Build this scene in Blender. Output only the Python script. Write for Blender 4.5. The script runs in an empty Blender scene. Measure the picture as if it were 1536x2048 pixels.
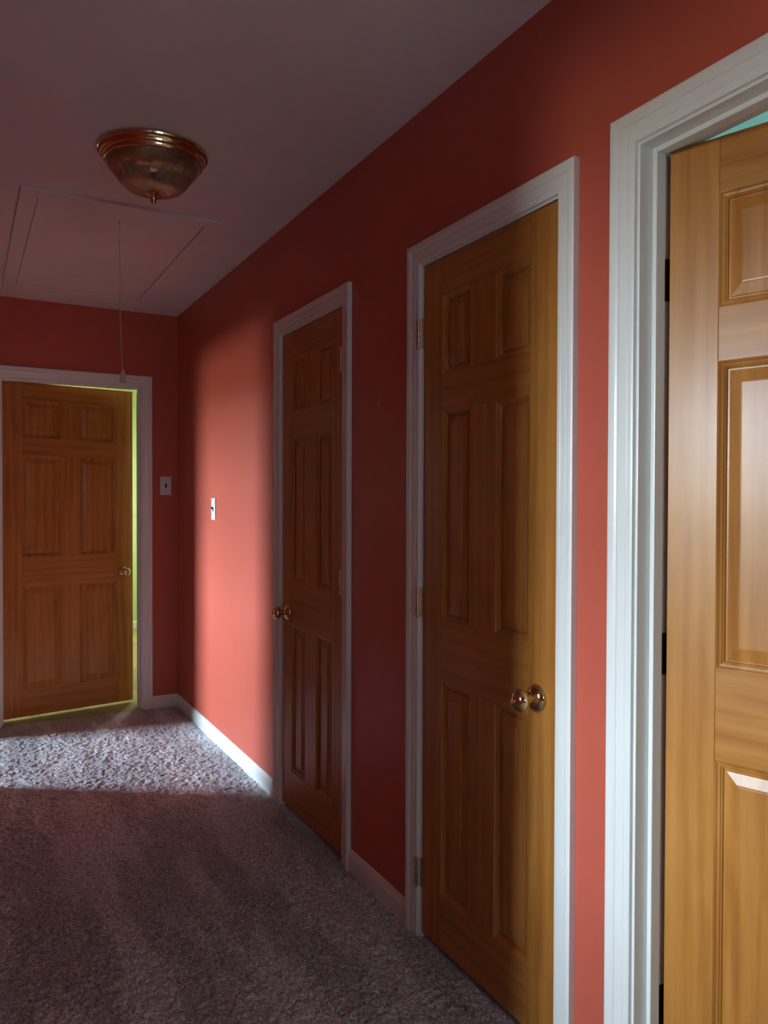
import bpy, bmesh, math
import numpy as np
from mathutils import Vector, Matrix, noise
sc = bpy.context.scene
R = math.radians

# ------------------------------------------------------------------ camera
FPX, YAW, PITCH, ROLL = 1540.0, .5022, -.0151, .0028
CAM = Vector((-1.1924, 0.0, 1.2925))
fw = Vector((math.sin(YAW)*math.cos(PITCH), math.cos(YAW)*math.cos(PITCH), math.sin(PITCH)))
rt = Vector((math.cos(YAW), -math.sin(YAW), 0)); up = rt.cross(fw)
r2 = rt*math.cos(ROLL) + up*math.sin(ROLL); u2 = -rt*math.sin(ROLL) + up*math.cos(ROLL)
cam = bpy.data.cameras.new('camera'); co = bpy.data.objects.new('camera', cam)
sc.collection.objects.link(co)
m = Matrix((r2, u2, -fw)).transposed().to_4x4(); m.translation = CAM
co.matrix_world = m
cam.sensor_fit = 'VERTICAL'; cam.sensor_height = 24.0; cam.lens = FPX/2048*24.0
cam.clip_start = .02
sc.camera = co

# ------------------------------------------------------------------ world, lights, exposure
w = bpy.data.worlds.new('world'); sc.world = w; w.use_nodes = True
w.node_tree.nodes['Background'].inputs[0].default_value = (.65, .8, 1, 1)
w.node_tree.nodes['Background'].inputs[1].default_value = .3
vs = sc.view_settings
vs.view_transform = 'Standard'; vs.look = 'None'; vs.gamma = 1.0; vs.use_curve_mapping = False
vs.exposure = 0.0

def area(name, loc, direction, sx, sy, watts, col, spread=180):
    l = bpy.data.lights.new(name, 'AREA'); l.shape = 'RECTANGLE'; l.size = sx; l.size_y = sy
    l.energy = watts; l.color = col; l.spread = R(spread)
    o = bpy.data.objects.new(name, l); sc.collection.objects.link(o)
    o.location = loc
    o.rotation_euler = Vector(direction).to_track_quat('-Z', 'Y').to_euler()
    return o
# the open sky beyond each window, above the roofs and trees outside
area('sky_beyond_far_room', (-19.0, 9.9, 5.6), (1, -.30, -.12), 11.0, 5.6, 76000, (.67, .84, 1.0))
area('horizon_haze_far_room', (-19.0, 9.9, 1.25), (1, -.30, 0), 11.0, 2.9, 5600, (1.0, .92, .78))
area('sky_beyond_near_room', (-13.0, .8, 3.25), (1, 0, -.14), 3.6, 2.5, 4950, (.74, .89, 1.0))
area('horizon_haze_near_room', (-13.0, .8, .75), (1, 0, 0), 3.6, 2.4, 680, (1.0, .96, .74))
area('window_daylight_behind', (-.62, -2.32, 1.55), (0, 1, -.15), 1.0, 1.0, 13, (.64, .88, 1.0), 170)
area('window_daylight_teal_room', (3.32, -.60, 1.50), (-1, 0, -.30), 1.0, 1.20, 60, (.85, .93, 1.0), 150)
area('window_daylight_green_room', (.72, 6.90, 1.50), (-1, 0, -.30), 1.0, 1.20, 90, (1.0, .97, .84), 150)

# ------------------------------------------------------------------ materials
def mat(name, col, rough=.5, metal=0, coat=0, spec=.5):
    ma = bpy.data.materials.new(name); ma.use_nodes = True
    b = ma.node_tree.nodes['Principled BSDF']
    b.inputs['Base Color'].default_value = (*col, 1); b.inputs['Roughness'].default_value = rough
    b.inputs['Metallic'].default_value = metal; b.inputs['Coat Weight'].default_value = coat
    b.inputs['Specular IOR Level'].default_value = spec
    return ma, ma.node_tree.nodes, ma.node_tree.links, b

def painted(name, col, rough, scale=90, strength=.06, vary=.04, spec=.5):
    """rolled wall paint: faint orange-peel relief and a slight unevenness of the colour"""
    ma, n, l, b = mat(name, col, rough, spec=spec)
    tc = n.new('ShaderNodeTexCoord')
    no = n.new('ShaderNodeTexNoise'); no.inputs['Scale'].default_value = scale; no.inputs['Detail'].default_value = 3
    l.new(tc.outputs['Object'], no.inputs['Vector'])
    bp = n.new('ShaderNodeBump'); bp.inputs['Strength'].default_value = strength; bp.inputs['Distance'].default_value = .002
    l.new(no.outputs['Fac'], bp.inputs['Height']); l.new(bp.outputs['Normal'], b.inputs['Normal'])
    n2 = n.new('ShaderNodeTexNoise'); n2.inputs['Scale'].default_value = 2.2; n2.inputs['Detail'].default_value = 4
    l.new(tc.outputs['Object'], n2.inputs['Vector'])
    cr = n.new('ShaderNodeValToRGB')
    cr.color_ramp.elements[0].position = .3; cr.color_ramp.elements[1].position = .7
    cr.color_ramp.elements[0].color = (*[c*(1-vary) for c in col], 1)
    cr.color_ramp.elements[1].color = (*[min(1, c*(1+vary)) for c in col], 1)
    l.new(n2.outputs['Fac'], cr.inputs['Fac']); l.new(cr.outputs['Color'], b.inputs['Base Color'])
    return ma

def wood(name, axis):
    """honey pine with clear varnish; grain runs along the given axis"""
    ma, n, l, b = mat(name, (.5, .22, .06), .36, coat=.15)
    b.inputs['Coat Roughness'].default_value = .24
    b.inputs['Specular IOR Level'].default_value = .28
    tc = n.new('ShaderNodeTexCoord'); oi = n.new('ShaderNodeObjectInfo')
    ad = n.new('ShaderNodeVectorMath'); ad.operation = 'ADD'
    sp = n.new('ShaderNodeVectorMath'); sp.operation = 'SCALE'; sp.inputs[0].default_value = (7.3, 3.1, 11.7)
    l.new(oi.outputs['Random'], sp.inputs['Scale'])
    l.new(tc.outputs['Object'], ad.inputs[0]); l.new(sp.outputs[0], ad.inputs[1])
    def layer(scale, stretch, detail, dist=0.0, rough=.55):
        mp = n.new('ShaderNodeMapping')
        s = [1.0, 1.0, 1.0]; s['xyz'.index(axis)] = stretch
        mp.inputs['Scale'].default_value = s
        l.new(ad.outputs[0], mp.inputs['Vector'])
        t = n.new('ShaderNodeTexNoise'); t.inputs['Scale'].default_value = scale
        t.inputs['Detail'].default_value = detail; t.inputs['Distortion'].default_value = dist
        t.inputs['Roughness'].default_value = rough
        l.new(mp.outputs[0], t.inputs['Vector']); return t
    broad = layer(9, .14, 4, 1.4); fine = layer(95, .03, 3); blotch = layer(5, .5, 3, .6)
    wv = n.new('ShaderNodeTexWave'); wv.bands_direction = {'z': 'X', 'x': 'Z'}[axis]
    wv.inputs['Scale'].default_value = 7; wv.inputs['Distortion'].default_value = 7
    wv.inputs['Detail'].default_value = 3; wv.inputs['Detail Scale'].default_value = 1.2
    mp = n.new('ShaderNodeMapping'); s = [1.0, 1.0, 1.0]; s['xyz'.index(axis)] = .12
    mp.inputs['Scale'].default_value = s; l.new(ad.outputs[0], mp.inputs['Vector']); l.new(mp.outputs[0], wv.inputs['Vector'])
    def mix(a, bb, f):
        x = n.new('ShaderNodeMix'); x.data_type = 'FLOAT'; x.inputs[0].default_value = f
        l.new(a, x.inputs[2]); l.new(bb, x.inputs[3]); return x.outputs[0]
    v = mix(broad.outputs['Fac'], wv.outputs['Fac'], .22)
    v = mix(v, fine.outputs['Fac'], .38)
    v = mix(v, blotch.outputs['Fac'], .30)
    cr = n.new('ShaderNodeValToRGB'); e = cr.color_ramp.elements
    e[0].position = .28; e[0].color = (.270, .088, .012, 1)
    e[1].position = .70; e[1].color = (.540, .250, .060, 1)
    x = cr.color_ramp.elements.new(.48); x.color = (.420, .170, .032, 1)
    l.new(v, cr.inputs['Fac']); l.new(cr.outputs['Color'], b.inputs['Base Color'])
    bp = n.new('ShaderNodeBump'); bp.inputs['Strength'].default_value = .10; bp.inputs['Distance'].default_value = .0015
    l.new(mix(fine.outputs['Fac'], broad.outputs['Fac'], .5), bp.inputs['Height'])
    l.new(bp.outputs['Normal'], b.inputs['Normal']); l.new(bp.outputs['Normal'], b.inputs['Coat Normal'])
    return ma

M_WALL = painted('salmon_red_wall_paint', (.515, .104, .066), .42, strength=.05, spec=.36)
M_TEAL = painted('aqua_wall_paint', (.33, .68, .60), .5)
M_GREEN = painted('light_green_wall_paint', (.55, .68, .36), .5)
M_PLAIN = painted('off_white_wall_paint', (.66, .66, .64), .5)
M_CEIL = painted('ceiling_paint', (.74, .705, .71), .75, scale=60, strength=.10)
M_TRIM = painted('white_gloss_trim_paint', (.75, .77, .75), .28, scale=40, strength=.012, vary=.02)
M_WZ = wood('pine_upright_grain', 'z'); M_WX = wood('pine_level_grain', 'x')
def metal(name, col, rough):
    ma, n, l, b = mat(name, col, rough, metal=1)
    tc = n.new('ShaderNodeTexCoord'); no = n.new('ShaderNodeTexNoise'); no.inputs['Scale'].default_value = 60
    l.new(tc.outputs['Object'], no.inputs['Vector'])
    mr = n.new('ShaderNodeMapRange'); mr.inputs[3].default_value = rough*.7; mr.inputs[4].default_value = rough*1.5
    l.new(no.outputs['Fac'], mr.inputs[0]); l.new(mr.outputs[0], b.inputs['Roughness']); return ma
M_BRASS = metal('polished_brass', (.70, .56, .30), .09)
M_ABRASS = metal('satin_brass', (.66, .57, .40), .28)
M_DBRASS = metal('tarnished_brass', (.16, .10, .045), .42)
M_PLATE = painted('white_plastic', (.74, .74, .74), .3, vary=.01, strength=.01)
M_BROWN = painted('dark_brown_plastic', (.02, .012, .008), .35, vary=.02, strength=.01)
M_CORD = painted('off_white_cotton_cord', (.62, .58, .54), .8)
M_SOCK = painted('white_porcelain', (.7, .7, .68), .3)
ma, n, l, b = mat('ribbed_clear_glass', (.80, .68, .54), .12)
b.inputs['Transmission Weight'].default_value = .96; b.inputs['IOR'].default_value = 1.45
tc = n.new('ShaderNodeTexCoord'); no = n.new('ShaderNodeTexNoise'); no.inputs['Scale'].default_value = 220
l.new(tc.outputs['Object'], no.inputs['Vector'])
bp = n.new('ShaderNodeBump'); bp.inputs['Strength'].default_value = .15; bp.inputs['Distance'].default_value = .001
l.new(no.outputs['Fac'], bp.inputs['Height']); l.new(bp.outputs['Normal'], b.inputs['Normal'])
M_GLASS = ma

def carpet_mat(name, ca, cb):
    ma, n, l, b = mat(name, ca, .95, spec=.15)
    b.inputs['Sheen Weight'].default_value = .25; b.inputs['Sheen Roughness'].default_value = .5
    tc = n.new('ShaderNodeTexCoord')
    def noi(s, d=3, dist=0, sc_=(1, 1, 1), rot=0):
        mp = n.new('ShaderNodeMapping'); mp.inputs['Scale'].default_value = sc_; mp.inputs['Rotation'].default_value = (0, 0, rot)
        l.new(tc.outputs['Object'], mp.inputs['Vector'])
        t = n.new('ShaderNodeTexNoise'); t.inputs['Scale'].default_value = s; t.inputs['Detail'].default_value = d
        t.inputs['Distortion'].default_value = dist; l.new(mp.outputs[0], t.inputs['Vector']); return t
    f = noi(150, 3, .5); nap = noi(3.0, 3, .15, (1.7, .42, 1), .12)
    cr = n.new('ShaderNodeValToRGB'); e = cr.color_ramp.elements
    e[0].position = .36; e[0].color = (*ca, 1); e[1].position = .64; e[1].color = (*cb, 1)
    l.new(f.outputs['Fac'], cr.inputs['Fac'])
    # the lay of the pile: vacuum-cleaner lanes and footprints
    r_ = n.new('ShaderNodeValToRGB'); r_.color_ramp.elements[0].position = .46; r_.color_ramp.elements[1].position = .54
    r_.color_ramp.elements[0].color = (.74, .73, .73, 1); r_.color_ramp.elements[1].color = (1.04, 1.04, 1.04, 1)
    l.new(nap.outputs['Fac'], r_.inputs['Fac'])
    mx = n.new('ShaderNodeMix'); mx.data_type = 'RGBA'; mx.blend_type = 'MULTIPLY'; mx.inputs[0].default_value = 1
    l.new(cr.outputs[0], mx.inputs[6]); l.new(r_.outputs[0], mx.inputs[7]); l.new(mx.outputs[2], b.inputs['Base Color'])
    bp = n.new('ShaderNodeBump'); bp.inputs['Strength'].default_value = .8; bp.inputs['Distance'].default_value = .004
    l.new(noi(230, 3).outputs['Fac'], bp.inputs['Height']); l.new(bp.outputs['Normal'], b.inputs['Normal'])
    return ma
M_CARPET = carpet_mat('grey_brown_carpet', (.25, .27, .29), (.76, .79, .84))
M_OLIVE = carpet_mat('olive_carpet', (.22, .20, .08), (.44, .40, .16))

# ------------------------------------------------------------------ helpers
def link(name, me, material, parent=None):
    o = bpy.data.objects.new(name, me); sc.collection.objects.link(o)
    if material: me.materials.append(material)
    if parent: o.parent = parent
    return o
def obj(name, bm, material, parent=None, smooth=False, bevel=0):
    bmesh.ops.recalc_face_normals(bm, faces=bm.faces)
    me = bpy.data.meshes.new(name); bm.to_mesh(me); bm.free()
    if smooth:
        for p in me.polygons: p.use_smooth = True
    o = link(name, me, material, parent)
    if bevel:
        md = o.modifiers.new('bevel', 'BEVEL'); md.width = bevel; md.segments = 2; md.limit_method = 'ANGLE'
    if smooth == 'auto':
        md = o.modifiers.new('split', 'EDGE_SPLIT'); md.split_angle = R(38)
    return o
def tag(o, label=None, cat=None, group=None, kind=None):
    if label: o['label'] = label
    if cat: o['category'] = cat
    if group: o['group'] = group
    if kind: o['kind'] = kind
    return o
def empty(name, loc, rz=0, **k):
    o = bpy.data.objects.new(name, None); sc.collection.objects.link(o); o.empty_display_size = .1
    o.location = loc; o.rotation_euler = (0, 0, rz); return tag(o, **k)
def box(bm, x0, x1, y0, y1, z0, z1):
    v = [bm.verts.new(p) for p in ((x0,y0,z0),(x1,y0,z0),(x1,y1,z0),(x0,y1,z0),(x0,y0,z1),(x1,y0,z1),(x1,y1,z1),(x0,y1,z1))]
    for f in ((0,3,2,1),(4,5,6,7),(0,1,5,4),(1,2,6,5),(2,3,7,6),(3,0,4,7)): bm.faces.new([v[i] for i in f])
def boxes(*bs):
    bm = bmesh.new()
    for b_ in bs: box(bm, *b_)
    return bm
def lathe(prof, seg=48, axis='z', origin=(0, 0, 0), rib=0, nrib=0, sgn=1):
    """revolve (radius, height) pairs about an axis"""
    bm = bmesh.new(); rings = []
    O = Vector(origin)
    def P(r, h, a):
        c, s = r*math.cos(a), r*math.sin(a); h *= sgn
        return O + Vector({'z': (c, s, h), 'y': (c, h, s), 'x': (h, c, s)}[axis])
    for r, h in prof:
        if r < 1e-6: rings.append([bm.verts.new(P(0, h, 0))]); continue
        ring = []
        for i in range(seg):
            a = 2*math.pi*i/seg; rr = r + (rib*math.cos(nrib*a) if rib else 0)
            ring.append(bm.verts.new(P(rr, h, a)))
        rings.append(ring)
    for A, B in zip(rings, rings[1:]):
        for i in range(seg):
            j = (i+1) % seg
            if len(A) == 1: bm.faces.new((A[0], B[i], B[j]))
            elif len(B) == 1: bm.faces.new((A[i], A[j], B[0]))
            else: bm.faces.new((A[i], A[j], B[j], B[i]))
    for ring in (rings[0], rings[-1]):
        if len(ring) > 2: bm.faces.new(ring)
    return bm

# ------------------------------------------------------------------ measurements
H = 2.44; YE = 4.873; XL = -1.24; TH = .100
CW = .060                       # casing width
# openings between jamb faces: far closet, near closet, open doorway (all in the right wall)
F0, F1 = 2.472, 3.069; FT = 1.984
M0, M1 = 1.350, 1.937; MT = 1.980
D0, D1 = .350, 1.112; DT = 2.004
E0, E1 = -.996, -.223; ET = 1.984
A0, A1, AT = 3.95, 4.72, 2.03   # doorway of the far left room
B0, B1, BT = -.90, 1.295, 2.10  # wide opening to the near left room
J = .016                        # jamb board thickness

def wall_x(name, x0, x1, ys, ye, openings, zt=H, holes=()):
    """wall along y with door openings (y0,y1,top) and window holes (y0,y1,z0,z1)"""
    bs = []; y = ys
    cuts = sorted([(a, b, 0, t) for a, b, t in openings] + list(holes))
    for a, b, z0, z1 in cuts:
        bs.append((x0, x1, y, a, -.02, zt)); bs.append((x0, x1, a, b, z1, zt))
        if z0 > 0: bs.append((x0, x1, a, b, -.02, z0))
        y = b
    bs.append((x0, x1, y, ye, -.02, zt))
    return boxes(*bs)
def struct(name, bm, m_, **k):
    o = obj(name, bm, m_, **k); o['kind'] = 'structure'; return o

# ------------------------------------------------------------------ floor
def carpet_grid():
    x0, x1, y0, y1, st = XL, 0.0, .78, YE, .0042
    nx = int((x1-x0)/st)+1; ny = int((y1-y0)/st)+1
    xs = np.linspace(x0, x1, nx); ys = np.linspace(y0, y1, ny)
    X, Y = np.meshgrid(xs, ys)
    rng = np.random.default_rng(4)
    def vnoise(cell, px=0., py=0.):
        gx = int((x1-x0)/cell)+4; gy = int((y1-y0)/cell)+4
        g = rng.random((gy, gx)); u = (X+px-x0)/cell; v = (Y+py-y0)/cell
        u = np.clip(u, 0, gx-2.001); v = np.clip(v, 0, gy-2.001)
        i = u.astype(int); j = v.astype(int); a = u-i; b_ = v-j; a = a*a*(3-2*a); b_ = b_*b_*(3-2*b_)
        return g[j,i]*(1-a)*(1-b_)+g[j,i+1]*a*(1-b_)+g[j+1,i]*(1-a)*b_+g[j+1,i+1]*a*b_
    wx = (vnoise(.02)-.5)*.016+.008; wy = (vnoise(.02)-.5)*.016+.008
    h = 0.0085*vnoise(.0105, wx, wy) + .005*vnoise(.017, wx, wy) + .003*rng.random(X.shape) + .004*vnoise(.11) + .004*vnoise(.35)
    Z = h - h.mean() - .004
    jx = (rng.random(X.shape)-.5)*st*.7; jy = (rng.random(X.shape)-.5)*st*.7
    jx[:, [0, -1]] = 0; jy[[0, -1], :] = 0
    co_ = np.stack([X+jx, Y+jy, Z], -1).reshape(-1, 3).astype(np.float32)
    idx = np.arange(nx*ny).reshape(ny, nx)
    q = np.stack([idx[:-1,:-1], idx[:-1,1:], idx[1:,1:], idx[1:,:-1]], -1).reshape(-1, 4)
    me = bpy.data.meshes.new('floor')
    me.vertices.add(len(co_)); me.vertices.foreach_set('co', co_.ravel())
    me.loops.add(q.size); me.loops.foreach_set('vertex_index', q.ravel().astype(np.int32))
    me.polygons.add(len(q)); me.polygons.foreach_set('loop_start', np.arange(0, q.size, 4, dtype=np.int32))
    me.update(calc_edges=True)
    me.polygons.foreach_set('use_smooth', np.ones(len(q), dtype=bool))
    return me
fl = link('floor', carpet_grid(), M_CARPET)
tag(fl, 'grey brown frieze carpet of the hallway with vacuum marks', 'carpet', kind='structure')
struct('floor', boxes((XL, 0, -2.2, .782, -.05, -.004)), M_CARPET)
struct('floor', boxes((-4.4, XL, -2.2, 7.0, -.05, -.003)), M_CARPET)
struct('floor', boxes((0, 3.3, -2.2, 4.9, -.05, -.006)), M_CARPET)
struct('floor', boxes((XL, .7, YE, 8.1, -.05, -.006)), M_OLIVE)

# ------------------------------------------------------------------ walls and ceiling
RW = ((D0-J, D1+J, DT+J), (M0-J, M1+J, MT+J), (F0-J, F1+J, FT+J))
tag(struct('wall_right', wall_x('', 0, .05, -2.2, YE+.115, RW), M_WALL), 'long salmon red wall with two closets and a doorway', 'wall')
struct('wall_right_back', wall_x('', .05, TH, -2.2, YE+.115, RW), M_TEAL)
tag(struct('wall_left', wall_x('', XL-TH, XL, -2.2, YE+.115, ((A0, A1, AT), (B0, B1, BT))), M_WALL), 'salmon red wall opposite the closets', 'wall')
bm = boxes((XL, E0-J, YE, YE+.115, -.02, H), (E1+J, 0, YE, YE+.115, -.02, H), (E0-J, E1+J, YE, YE+.115, ET+J, H))
tag(struct('wall_end', bm, M_WALL), 'salmon red end wall around the far pine door', 'wall')
struct('wall_back', boxes((-4.4, -1.12, -2.3, -2.2, -.02, H), (-.12, 0, -2.3, -2.2, -.02, H), (-1.12, -.12, -2.3, -2.2, -.02, 1.05), (-1.12, -.12, -2.3, -2.2, 2.05, H)), M_WALL)
tag(struct('ceiling', boxes((XL-TH, TH, -2.2, YE+.115, H, H+.1)), M_CEIL), 'dull pinkish white hallway ceiling', 'ceiling')
# rooms that open off the hallway
struct('wall_window_side', wall_x('', -4.4, -4.3, -2.2, 7.0, (), holes=((.69, 1.31, .95, 2.10), (5.20, 6.04, 1.20, 2.12))), M_PLAIN)
struct('wall_partition', boxes((-4.3, XL-TH, 2.5, 2.6, -.02, H)), M_PLAIN)
struct('wall_far_room_end', boxes((-4.3, XL-TH, 6.9, 7.0, -.02, H)), M_PLAIN)
struct('wall_far_room_side', boxes((XL-TH, XL, YE+.115, 8.1, -.02, H)), M_GREEN)
struct('ceiling_left_rooms', boxes((-4.4, XL-TH, -2.2, 7.0, H, H+.1)), M_CEIL)
struct('wall_green_far', boxes((XL, .7, 8.0, 8.1, -.02, H)), M_GREEN)
bm = wall_x('', .6, .7, YE, 8.0, (), holes=((6.4, 7.4, .9, 2.1),)); struct('wall_green_right', bm, M_GREEN)
struct('ceiling_green_room', boxes((XL-TH, .7, YE+.115, 8.1, H, H+.1)), M_CEIL)
struct('wall_green_near', boxes((TH, .6, YE, YE+.115, -.02, H)), M_GREEN)
struct('wall_teal_far', boxes((TH, 3.3, 1.24, 1.30, -.02, H)), M_TEAL)
struct('wall_teal_side', wall_x('', 3.2, 3.3, -2.2, 1.3, (), holes=((-1.1, -.1, .9, 2.1),)), M_TEAL)
struct('wall_teal_back', boxes((TH, 3.3, -2.3, -2.2, -.02, H)), M_TEAL)
struct('ceiling_teal_room', boxes((TH, 3.3, -2.2, 1.3, H, H+.1)), M_CEIL)
struct('wall_closet_back', boxes((.75, .80, 1.3, YE, -.02, H)), M_PLAIN)
struct('wall_closet_side', boxes((TH, .75, 2.18, 2.24, -.02, H), (TH, .75, 3.3, 3.36, -.02, H)), M_PLAIN)
struct('ceiling_closet', boxes((TH, .80, 1.3, YE, H, H+.1)), M_CEIL)

# windows of those rooms
def window(name, x0, x1, y0, y1, z0, z1, nv, nh):
    e = empty(name, ((x0+x1)/2, (y0+y1)/2, z0), kind='structure')
    f = .035; c = ((x0+x1)/2, (y0+y1)/2, z0)
    def L(b): return (b[0]-c[0], b[1]-c[0+1], b[2]-c[1], b[3]-c[1], b[4]-c[2], b[5]-c[2])
    def B(x0_, x1_, y0_, y1_, z0_, z1_): return (x0_-c[0], x1_-c[0], y0_-c[1], y1_-c[1], z0_-c[2], z1_-c[2])
    bs = [B(x0, x1, y0, y0+f, z0, z1), B(x0, x1, y1-f, y1, z0, z1), B(x0, x1, y0, y1, z0, z0+f), B(x0, x1, y0, y1, z1-f, z1)]
    obj('window_frame', boxes(*bs), M_TRIM, e)
    xm = (x0+x1)/2; bs = []
    for i in range(1, nv): yy = y0+(y1-y0)*i/nv; bs.append(B(xm-.01, xm+.01, yy-.009, yy+.009, z0, z1))
    for i in range(1, nh):
        zz = z0+(z1-z0)*i/nh; t = .022 if i*2 == nh else .009; bs.append(B(xm-.012, xm+.012, y0, y1, zz-t, zz+t))
    if bs: obj('muntin', boxes(*bs), M_TRIM, e)
window('window_1', -4.39, -4.31, 5.20, 6.04, 1.20, 2.12, 1, 2)
window('window_2', -4.39, -4.31, .69, 1.31, .95, 2.10, 1, 2)
window('window_3', 3.21, 3.29, -1.1, -.1, .9, 2.1, 2, 2)
def window_back():
    e = empty('window_5', (-.62, -2.25, 1.05), kind='structure')
    obj('window_frame', boxes((-.5, -.465, -.03, .03, 0, 1), (.465, .5, -.03, .03, 0, 1), (-.5, .5, -.03, .03, 0, .035), (-.5, .5, -.03, .03, .965, 1), (-.05, .05, -.03, .03, 0, 1)), M_TRIM, e)
    obj('muntin', boxes((-.465, -.05, -.01, .01, .485, .515), (.05, .465, -.01, .01, .485, .515), (.25, .262, -.008, .008, .035, .965), (-.262, -.25, -.008, .008, .035, .965)), M_TRIM, e)
window_back()
window('window_4', .61, .69, 6.4, 7.4, .9, 2.1, 2, 2)

# ------------------------------------------------------------------ casings, jambs
PROF = [(0,0),(0,.0085),(.004,.0105),(.013,.0110),(.015,.0095),(.017,.0115),(.034,.0130),(.036,.0110),(.038,.0140),(.043,.0165),(.050,.0180),(.056,.0180),(.060,.0165),(.060,0)]
def casing(a0, a1, top, P, z0=-.01, prof=PROF):
    """moulded casing round an opening; P(along, out, z) gives the world point"""
    bm = bmesh.new(); rows = []
    for u, d in prof:
        rows.append([bm.verts.new(P(a, d, z)) for a, z in ((a0-u, z0), (a0-u, top+u), (a1+u, top+u), (a1+u, z0))])
    for A, B in zip(rows, rows[1:]):
        for i in range(3): bm.faces.new((A[i], A[i+1], B[i+1], B[i]))
    for i in range(3): bm.faces.new((rows[-1][i], rows[-1][i+1], rows[0][i+1], rows[0][i]))
    bm.faces.new([r_[0] for r_ in rows]); bm.faces.new([r_[3] for r_ in rows])
    return bm
def jamb_boxes_y(y0, y1, top, x0=0.0, x1=TH):
    return boxes((x0, x1, y0-J, y0, -.01, top+J), (x0, x1, y1, y1+J, -.01, top+J), (x0, x1, y0, y1, top, top+J))
def stop_boxes_y(y0, y1, top, x0, x1, t=.011):
    return boxes((x0, x1, y0, y0+t, -.01, top), (x0, x1, y1-t, y1, -.01, top), (x0, x1, y0+t, y1-t, top-t, top))
REV = .006
hall = lambda a, d, z: (-d, a, z)
def trim_right(name, y0, y1, top, stop, label):
    e = empty(name, (0, 0, 0), label=label, cat='door trim', kind='structure')
    obj('casing', casing(y0-REV, y1+REV, top+REV, hall), M_TRIM, e, bevel=.0006)
    obj('jamb', jamb_boxes_y(y0, y1, top), M_TRIM, e, bevel=.001)
    obj('door_stop', stop_boxes_y(y0, y1, top, *stop), M_TRIM, e, bevel=.0015)
    return e
trim_right('trim_1', F0, F1, FT, (.036, .07), 'white moulded casing around the far closet door')
t2 = trim_right('trim_2', M0, M1, MT, (.036, .07), 'white moulded casing around the near closet door')
t3 = trim_right('trim_3', D0, D1, DT, (.035, .061), 'wide white casing and jamb of the open doorway at right')
obj('casing', casing(D0-REV, D1+REV, DT+REV, lambda a, d, z: (TH+d, a, z)), M_TRIM, t3)
obj('strike_plate', boxes((-.0022, .012, M0-.0012, M0+.0012, .790, .862)), M_BRASS, t2, bevel=.0005)
e = empty('trim_4', (0, 0, 0), label='white moulded casing around the far end door', cat='door trim', kind='structure')
obj('casing', casing(E0-REV, E1+REV, ET+REV, lambda a, d, z: (a, YE-d, z)), M_TRIM, e, bevel=.0006)
obj('casing', casing(E0-REV, E1+REV, ET+REV, lambda a, d, z: (a, YE+.115+d, z)), M_TRIM, e)
obj('jamb', boxes((E0-J, E0, YE, YE+.115, -.01, ET+J), (E1, E1+J, YE, YE+.115, -.01, ET+J), (E0, E1, YE, YE+.115, ET, ET+J)), M_TRIM, e, bevel=.001)
obj('door_stop', boxes((E0, E0+.011, YE+.042, YE+.073, -.01, ET), (E1-.011, E1, YE+.042, YE+.073, -.01, ET), (E0+.011, E1-.011, YE+.042, YE+.073, ET-.011, ET)), M_TRIM, e)
obj('strike_plate', boxes((E1-.0016, E1, YE+.078, YE+.108, .80, .87)), M_BRASS, e)
e = empty('trim_5', (0, 0, 0), kind='structure')
obj('casing', casing(A0-REV, A1+REV, AT+REV, lambda a, d, z: (XL+d, a, z)), M_TRIM, e)
e = empty('trim_6', (0, 0, 0), kind='structure')
obj('casing', casing(B0-REV, B1+REV, BT+REV, lambda a, d, z: (XL+d, a, z)), M_TRIM, e)

# ------------------------------------------------------------------ baseboards
BP = [(0,-.012),(.011,-.012),(.011,.046),(.0095,.052),(.0095,.055),(.007,.060),(.0055,.068),(.003,.072),(0,.072)]
def baseboard(name, a0, a1, P, m0=0, m1=0, label=None, prof=BP):
    bm = bmesh.new()
    A = [bm.verts.new(P(a0+m0*d, d, z)) for d, z in prof]; B = [bm.verts.new(P(a1-m1*d, d, z)) for d, z in prof]
    k = len(prof)
    for i in range(k): j = (i+1) % k; bm.faces.new((A[i], A[j], B[j], B[i]))
    bm.faces.new(A); bm.faces.new(B)
    o = struct(name, bm, M_TRIM)
    if label: tag(o, label, 'baseboard')
o_ = REV+CW
baseboard('baseboard_right', F1+o_, YE, hall, 0, 1, 'white baseboard from the far corner to the far closet')
baseboard('baseboard_right', M1+o_, F0-o_, hall, label='short white baseboard between the two closets')
baseboard('baseboard_right', D1+o_, M0-o_, hall)
endp = lambda a, d, z: (a, YE-d, z)
baseboard('baseboard_end', E1+o_, 0, endp, 0, 1, 'short white baseboard right of the far end door')
baseboard('baseboard_end', XL, E0-o_, endp)
leftp = lambda a, d, z: (XL+d, a, z)
baseboard('baseboard_left', B1+o_, A0-o_, leftp)
baseboard('baseboard_green_room', XL, .6, lambda a, d, z: (a, 8.0-d, z))
baseboard('baseboard_teal_room', TH, 3.2, lambda a, d, z: (a, 1.24-d, z))

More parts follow.
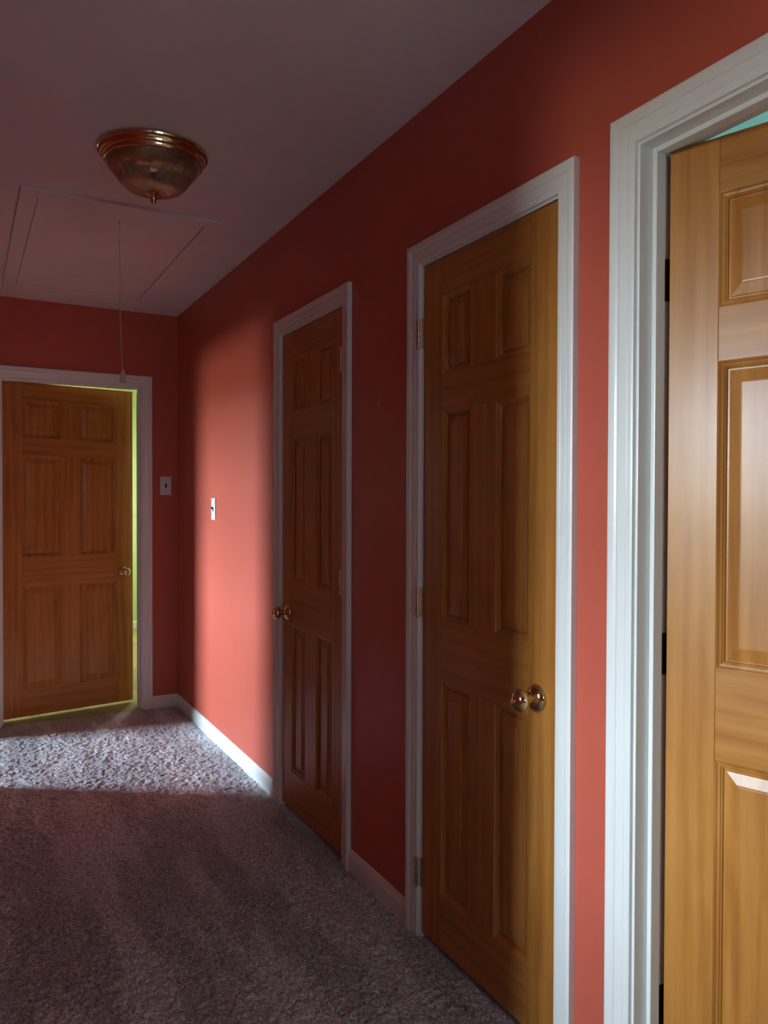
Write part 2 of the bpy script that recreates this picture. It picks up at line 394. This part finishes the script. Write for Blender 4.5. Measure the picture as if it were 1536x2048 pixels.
# ------------------------------------------------------------------ six-panel doors
PPROF = [(0,0),(.002,.0008),(.005,.0042),(.010,.0058),(.0105,.0075),(.0135,.0090),(.0150,.0125),(.0185,.0125),(.0195,.0105),(.041,.0052),(.0415,.0030),(.0445,.0026)]
ZR = [0, .156, .764, .943, 1.537, 1.641, 1.862, 1.968]      # bottom rail, low panel, lock rail, mid panel, cross rail, top panel, top rail
T = .035
def panel_mesh(x0, x1, z0, z1):
    bm = bmesh.new(); sides = []
    for s in (0, 1):
        rows = []
        for i, d in PPROF:
            y = d if s == 0 else T-d
            rows.append([bm.verts.new(p) for p in ((x0+i, y, z0+i), (x1-i, y, z0+i), (x1-i, y, z1-i), (x0+i, y, z1-i))])
        for A, B in zip(rows, rows[1:]):
            for k in range(4): j = (k+1) % 4; bm.faces.new((A[k], A[j], B[j], B[k]))
        bm.faces.new(rows[-1]); sides.append(rows[0])
    for k in range(4): j = (k+1) % 4; bm.faces.new((sides[0][k], sides[0][j], sides[1][j], sides[1][k]))
    return bm
def door(name, loc, rz, wd, ht, stile, mull, label, z0=.012, oy=0.0):
    """leaf from x=0..wd, y=oy..oy+T (hall face at oy), z=z0.."""
    e = empty(name, loc, rz, label=label, cat='door', kind='structure')
    k = (ht)/ZR[-1]; Z = [z0+z*k for z in ZR]
    def shift(o): o.location = (0, oy, 0); return o
    g = .0003
    for a, b_ in ((0, stile), (wd-stile, wd)):
        shift(obj('stile', boxes((a, b_, 0, T, Z[0], Z[-1])), M_WZ, e, bevel=.0012))
    for a, b_ in ((0, 1), (2, 3), (4, 5), (6, 7)):
        shift(obj('rail', boxes((stile+g, wd-stile-g, 0, T, Z[a], Z[b_])), M_WX, e, bevel=.0006))
    c0, c1 = wd/2-mull/2, wd/2+mull/2
    for a, b_ in ((1, 2), (3, 4), (5, 6)):
        shift(obj('mullion', boxes((c0, c1, 0, T, Z[a]+g, Z[b_]-g)), M_WZ, e, bevel=.0006))
        for x0, x1 in ((stile, c0), (c1, wd-stile)):
            shift(obj('door_panel', panel_mesh(x0, x1, Z[a], Z[b_]), M_WZ, e, bevel=0))
    return e
ROSE = [(0,0),(.0325,0),(.0330,.002),(.0325,.0045),(.030,.0090),(.0255,.0130),(.019,.0160),(.0150,.0170),(.0135,.0185),(.0135,.0200),(0,.0200)]
KNOB = [(0,.0195),(.0105,.0195),(.0095,.024),(.0092,.031),(.0110,.0345),(.0170,.0365),(.0215,.0385),(.0225,.0400),(.0225,.0415),(.0245,.0435),(.0265,.0480),(.0270,.0525),(.0258,.0570),(.0225,.0615),(.0170,.0650),(.0095,.0672),(0,.0680)]
def knob(e, x, z, y, sgn=-1, button=True):
    k = obj('door_knob', lathe(KNOB, 48, 'y', (0, 0, 0), sgn=sgn), M_BRASS, e, smooth='auto'); k.location = (x, y, z)
    r_ = obj('rosette', lathe(ROSE, 48, 'y', (0, 0, 0), sgn=sgn), M_BRASS, k, smooth='auto')
    if button:
        obj('lock_button', lathe([(0,.0672),(.0042,.0672),(.0040,.0705),(.0022,.0725),(0,.0728)], 20, 'y', sgn=sgn), M_BRASS, k, smooth='auto')
    return k
def hinge_out(e, x, z, side, h=.089):
    """butt hinge of a door that opens into the hall: barrel proud of the face, leaves folded in the gap. side: +1 barrel beyond x=0 edge"""
    bm = lathe([(0,-.004),(.0028,-.003),(.0046,0),(.0060,.0012),(.0060,h-.0012),(.0046,h),(.0028,h+.003),(0,h+.004)], 20, 'z')
    hg = obj('hinge', bm, M_ABRASS, e, smooth='auto'); hg.location = (x, -.0105, z-h/2)
    s = side
    xs = sorted((0, s*.016)); 
    obj('hinge_plate', boxes((xs[0], xs[1], .0060, .0092, .001, h-.001)), M_ABRASS, hg)
    bm = bmesh.new()
    for i in range(1, 5):
        zz = h*i/5
        b2 = lathe([(.00615, zz-.0005), (.00615, zz+.0005)], 20, 'z')
        me = bpy.data.meshes.new('t'); b2.to_mesh(me); b2.free(); bm.from_mesh(me); bpy.data.meshes.remove(me)
    obj('knuckle_joint', bm, M_DBRASS, hg)
    return hg

# door_1: far closet, hinged on its near side, knob on the far side
wF = F1-F0-.006
d1 = door('door_1', (0.002, F1-.003, 0), R(-90), wF, 1.968, .100, .108, 'dark reddish pine closet door, the far one of two closets')
knob(d1, .062, .826, 0)
for z in (1.792, 1.000, .192): hinge_out(d1, wF-.002, z, -1)
# door_2: near closet, hinged on its far side
wM = M1-M0-.006
d2 = door('door_2', (0.002, M1-.003, 0), R(-90), wM, 1.965, .098, .112, 'honey pine closet door, the nearer of two closets, brass knob')
knob(d2, wM-.066, .826, 0)
for z in (1.783, .991, .189): hinge_out(d2, -.014, z, 1)
obj('latch_plate', boxes((wM-.0002, wM+.0009, .006, .029, .797, .855)), M_BRASS, d2)
# door_3: end door, ajar into the green room
d3 = door('door_3', (E0+.003, YE+.115+.004, 0), R(9.4), E1-E0-.008, 1.968, .112, .108, 'pine door at the far end of the hallway, slightly ajar', oy=-T)
kx = E1-E0-.008-.060
knob(d3, kx, .836, -T); knob(d3, kx, .836, 0, sgn=1)
for z in (1.79, 1.0, .2):
    h_ = obj('hinge', lathe([(0,-.004),(.0046,0),(.0060,.0012),(.0060,.088),(.0046,.089),(0,.093)], 16, 'z'), M_ABRASS, d3, smooth='auto'); h_.location = (-.001, .006, z-.045)
# door_4: open door of the teal room, hinged on the far jamb
d4 = door('door_4', (.1055, D1-.0015, 0), R(-72), D1-D0-.008, 1.989, .098, .110, 'pine door standing open inward at the right edge', oy=-T)
knob(d4, D1-D0-.068, .90, -T); knob(d4, D1-D0-.068, .90, 0, sgn=1)
def round_plate(x0, x1, z0, z1, y0, y1, r_=.012):
    bm = bmesh.new(); pts = []
    for cx, cz, a0 in ((x1-.001, z1-.001, None), (x0+r_, z1-r_, 90), (x0+r_, z0+r_, 180), (x1-.001, z0+.001, None)):
        if a0 is None: pts.append((cx, cz))
        else:
            for k in range(7):
                a = R(a0+15*k); pts.append((cx+r_*math.cos(a), cz+r_*math.sin(a)))
    A = [bm.verts.new((x, y0, z)) for x, z in pts]; B = [bm.verts.new((x, y1, z)) for x, z in pts]
    bm.faces.new(A); bm.faces.new(B)
    for i in range(len(pts)): j = (i+1) % len(pts); bm.faces.new((A[i], A[j], B[j], B[i]))
    return bm
inv = (Matrix.Translation(d4.location) @ Matrix.Rotation(R(-72), 4, 'Z')).inverted()
for z in (1.745, .978, .245):
    hg = obj('hinge', lathe([(0,-.004),(.0046,0),(.0060,.0012),(.0060,.088),(.0046,.089),(0,.093)], 20, 'z'), M_DBRASS, d4, smooth='auto')
    hg.location = (-.001, .006, z-.044)
    pl = obj('hinge_plate', round_plate(.063, .106, 0, .086, D1-.0024, D1-.0002), M_DBRASS, hg)
    pl.matrix_parent_inverse = (Matrix.Translation((-.001, .006, z-.044))).inverted() @ inv
    pl.location = (0, 0, z-.043)

# ------------------------------------------------------------------ ceiling light
LX, LY = -.630, 2.615
cl = empty('ceiling_light', (LX, LY, H), label='brass flush ceiling light with ribbed glass bowl and finial', cat='ceiling light')
PAN = [(0,0),(.168,0),(.1745,-.003),(.1765,-.008),(.1750,-.013),(.1690,-.016),(.1660,-.021),(.1640,-.029),(.1600,-.032),(.1585,-.040),(.1565,-.043),(.1520,-.045),(.1460,-.043),(.1440,-.036),(0,-.030)]
obj('pan', lathe(PAN, 96), M_BRASS, cl, smooth='auto')
BOWL = [(.147,-.036),(.1485,-.046),(.1455,-.054),(.137,-.066),(.124,-.080),(.115,-.092),(.105,-.106),(.090,-.119),(.070,-.1275),(.045,-.1325),(.020,-.1345),(.008,-.135)]
inner = [(max(r_-.0035, .006), h_+.0035) for r_, h_ in reversed(BOWL)]
bm = lathe(BOWL+inner, 360, rib=.0008, nrib=90)
obj('glass_bowl', bm, M_GLASS, cl, smooth=True)
obj('finial', lathe([(0,-.118),(.004,-.118),(.004,-.133),(.020,-.1335),(.022,-.137),(.019,-.141),(.012,-.1435),(.009,-.146),(.011,-.149),(.011,-.1535),(.009,-.157),(.008,-.163),(.005,-.168),(0,-.169)], 32), M_BRASS, cl, smooth='auto')
for s in (-1, 1):
    k = obj('lamp_socket', lathe([(0,0),(.016,0),(.016,.035),(.012,.038),(0,.038)], 24, 'x', (0, 0, 0), sgn=s), M_SOCK, cl, smooth='auto'); k.location = (s*.012, 0, -.062)
    obj('bulb', lathe([(0,.036),(.012,.036),(.013,.044),(.018,.056),(.021,.066),(.019,.078),(.010,.086),(0,.088)], 24, 'x', (0, 0, 0), sgn=s), M_SOCK, k, smooth=True)

# ------------------------------------------------------------------ attic hatch and its pull cord
hx0, hx1, hy0, hy1 = -.996, -.243, 3.116, 4.597; ix0, ix1, iy0, iy1 = -.936, -.297, 3.192, 4.512
ah = empty('attic_hatch', ((hx0+hx1)/2, (hy0+hy1)/2, H), label='flush attic hatch in the ceiling with a flat painted frame', cat='hatch')
def HB(a, b_, c, d, e_, f_): return (a-ah.location.x, b_-ah.location.x, c-ah.location.y, d-ah.location.y, e_-H, f_-H)
for a in ((hx0, ix0, hy0, hy1), (ix1, hx1, hy0, hy1), (ix0, ix1, hy0, iy0), (ix0, ix1, iy1, hy1)):
    obj('frame_board', boxes(HB(*a, H-.011, H)), M_CEIL, ah, bevel=.0015)
obj('hatch_panel', boxes(HB(ix0+.005, ix1-.005, iy0+.006, iy1-.006, H-.008, H)), M_CEIL, ah, bevel=.001)
pc = empty('pull_cord', (-.617, 3.31, H-.008), label='thin white pull cord with a bell-shaped handle hanging from the attic hatch', cat='pull cord')
cu = bpy.data.curves.new('cord', 'CURVE'); cu.dimensions = '3D'; cu.bevel_depth = .0016; cu.bevel_resolution = 3
pts = [(0,0,0),(.0005,0,-.06),(-.002,.0,-.12),(.0025,0,-.20),(.001,0,-.30),(.0025,0,-.42),(.006,0,-.50),(.0085,0,-.56),(.0115,0,-.604)]
sp_ = cu.splines.new('NURBS'); sp_.points.add(len(pts)-1); sp_.order_u = 3; sp_.use_endpoint_u = True
for p_, q_ in zip(sp_.points, pts): p_.co = (*q_, 1)
tmp = bpy.data.objects.new('tmp', cu); sc.collection.objects.link(tmp)
bpy.context.view_layer.update()
me = bpy.data.meshes.new_from_object(tmp.evaluated_get(bpy.context.evaluated_depsgraph_get())); bpy.data.objects.remove(tmp)
me.name = 'cord'; me.materials.clear(); link('cord', me, M_CORD, pc)
k = obj('cord_handle', lathe([(0,0),(.003,0),(.0042,-.006),(.0075,-.014),(.0105,-.024),(.0120,-.040),(.0122,-.055),(.0100,-.057),(0,-.055)], 24), M_CORD, pc, smooth='auto'); k.location = (.0118, 0, -.600)
k = obj('staple', lathe([(0,0),(.004,0),(.004,-.003),(0,-.003)], 12), M_DBRASS, pc)

# ------------------------------------------------------------------ switches and picture hook
def switch(loc, rz, label, dark=M_BROWN, up_=1):
    e = empty('light_switch', loc, rz, label=label, cat='light switch', group='toggle light switches')
    obj('wall_plate', boxes((-.035, .035, -.0055, 0, -.0585, .0585)), M_PLATE, e, bevel=.003)
    bm = boxes((-.0052, .0052, -.0065, -.0050, -.0125, .0125)); obj('toggle_slot', bm, dark, e)
    bm = bmesh.new(); s = up_
    v = [bm.verts.new(p) for p in ((-.0042,-.006,-.006*s),(.0042,-.006,-.006*s),(.0042,-.006,.008*s),(-.0042,-.006,.008*s),(-.0032,-.019,.008*s),(.0032,-.019,.008*s),(.0032,-.018,.014*s),(-.0032,-.018,.014*s))]
    for f in ((0,1,2,3),(4,5,6,7),(0,1,5,4),(1,2,6,5),(2,3,7,6),(3,0,4,7)): bm.faces.new([v[i] for i in f])
    obj('toggle', bm, dark, e, bevel=.0005)
    for z in (-.030, .030): obj('screw', lathe([(0,-.0072),(.0025,-.0070),(.0032,-.0055),(0,-.0055)], 14, 'y', (0, 0, z)), M_PLATE, e)
    return e
switch((0, 4.072, 1.243), R(-90), 'white switch plate with dark toggle on the sunlit stretch of long wall')
switch((-.0725, YE, 1.380), 0, 'white switch plate beside the far end door casing')
ph = empty('picture_hook', (0, 2.207, 1.612), R(-90), label='tiny metal picture hook on the red wall between the closets', cat='hook')
obj('hook', boxes((-.002, .002, -.0012, 0, -.008, .010), (-.002, .002, -.005, -.0012, -.008, -.0065), (-.002, .002, -.005, -.0040, -.008, -.003)), M_ABRASS, ph, bevel=.0004)
obj('nail', lathe([(0,0),(.0022,0),(.0022,.0010),(.0009,.0012),(.0009,.009),(0,.009)], 12, 'y', (0, -.0035, .006)), M_BRASS, ph)
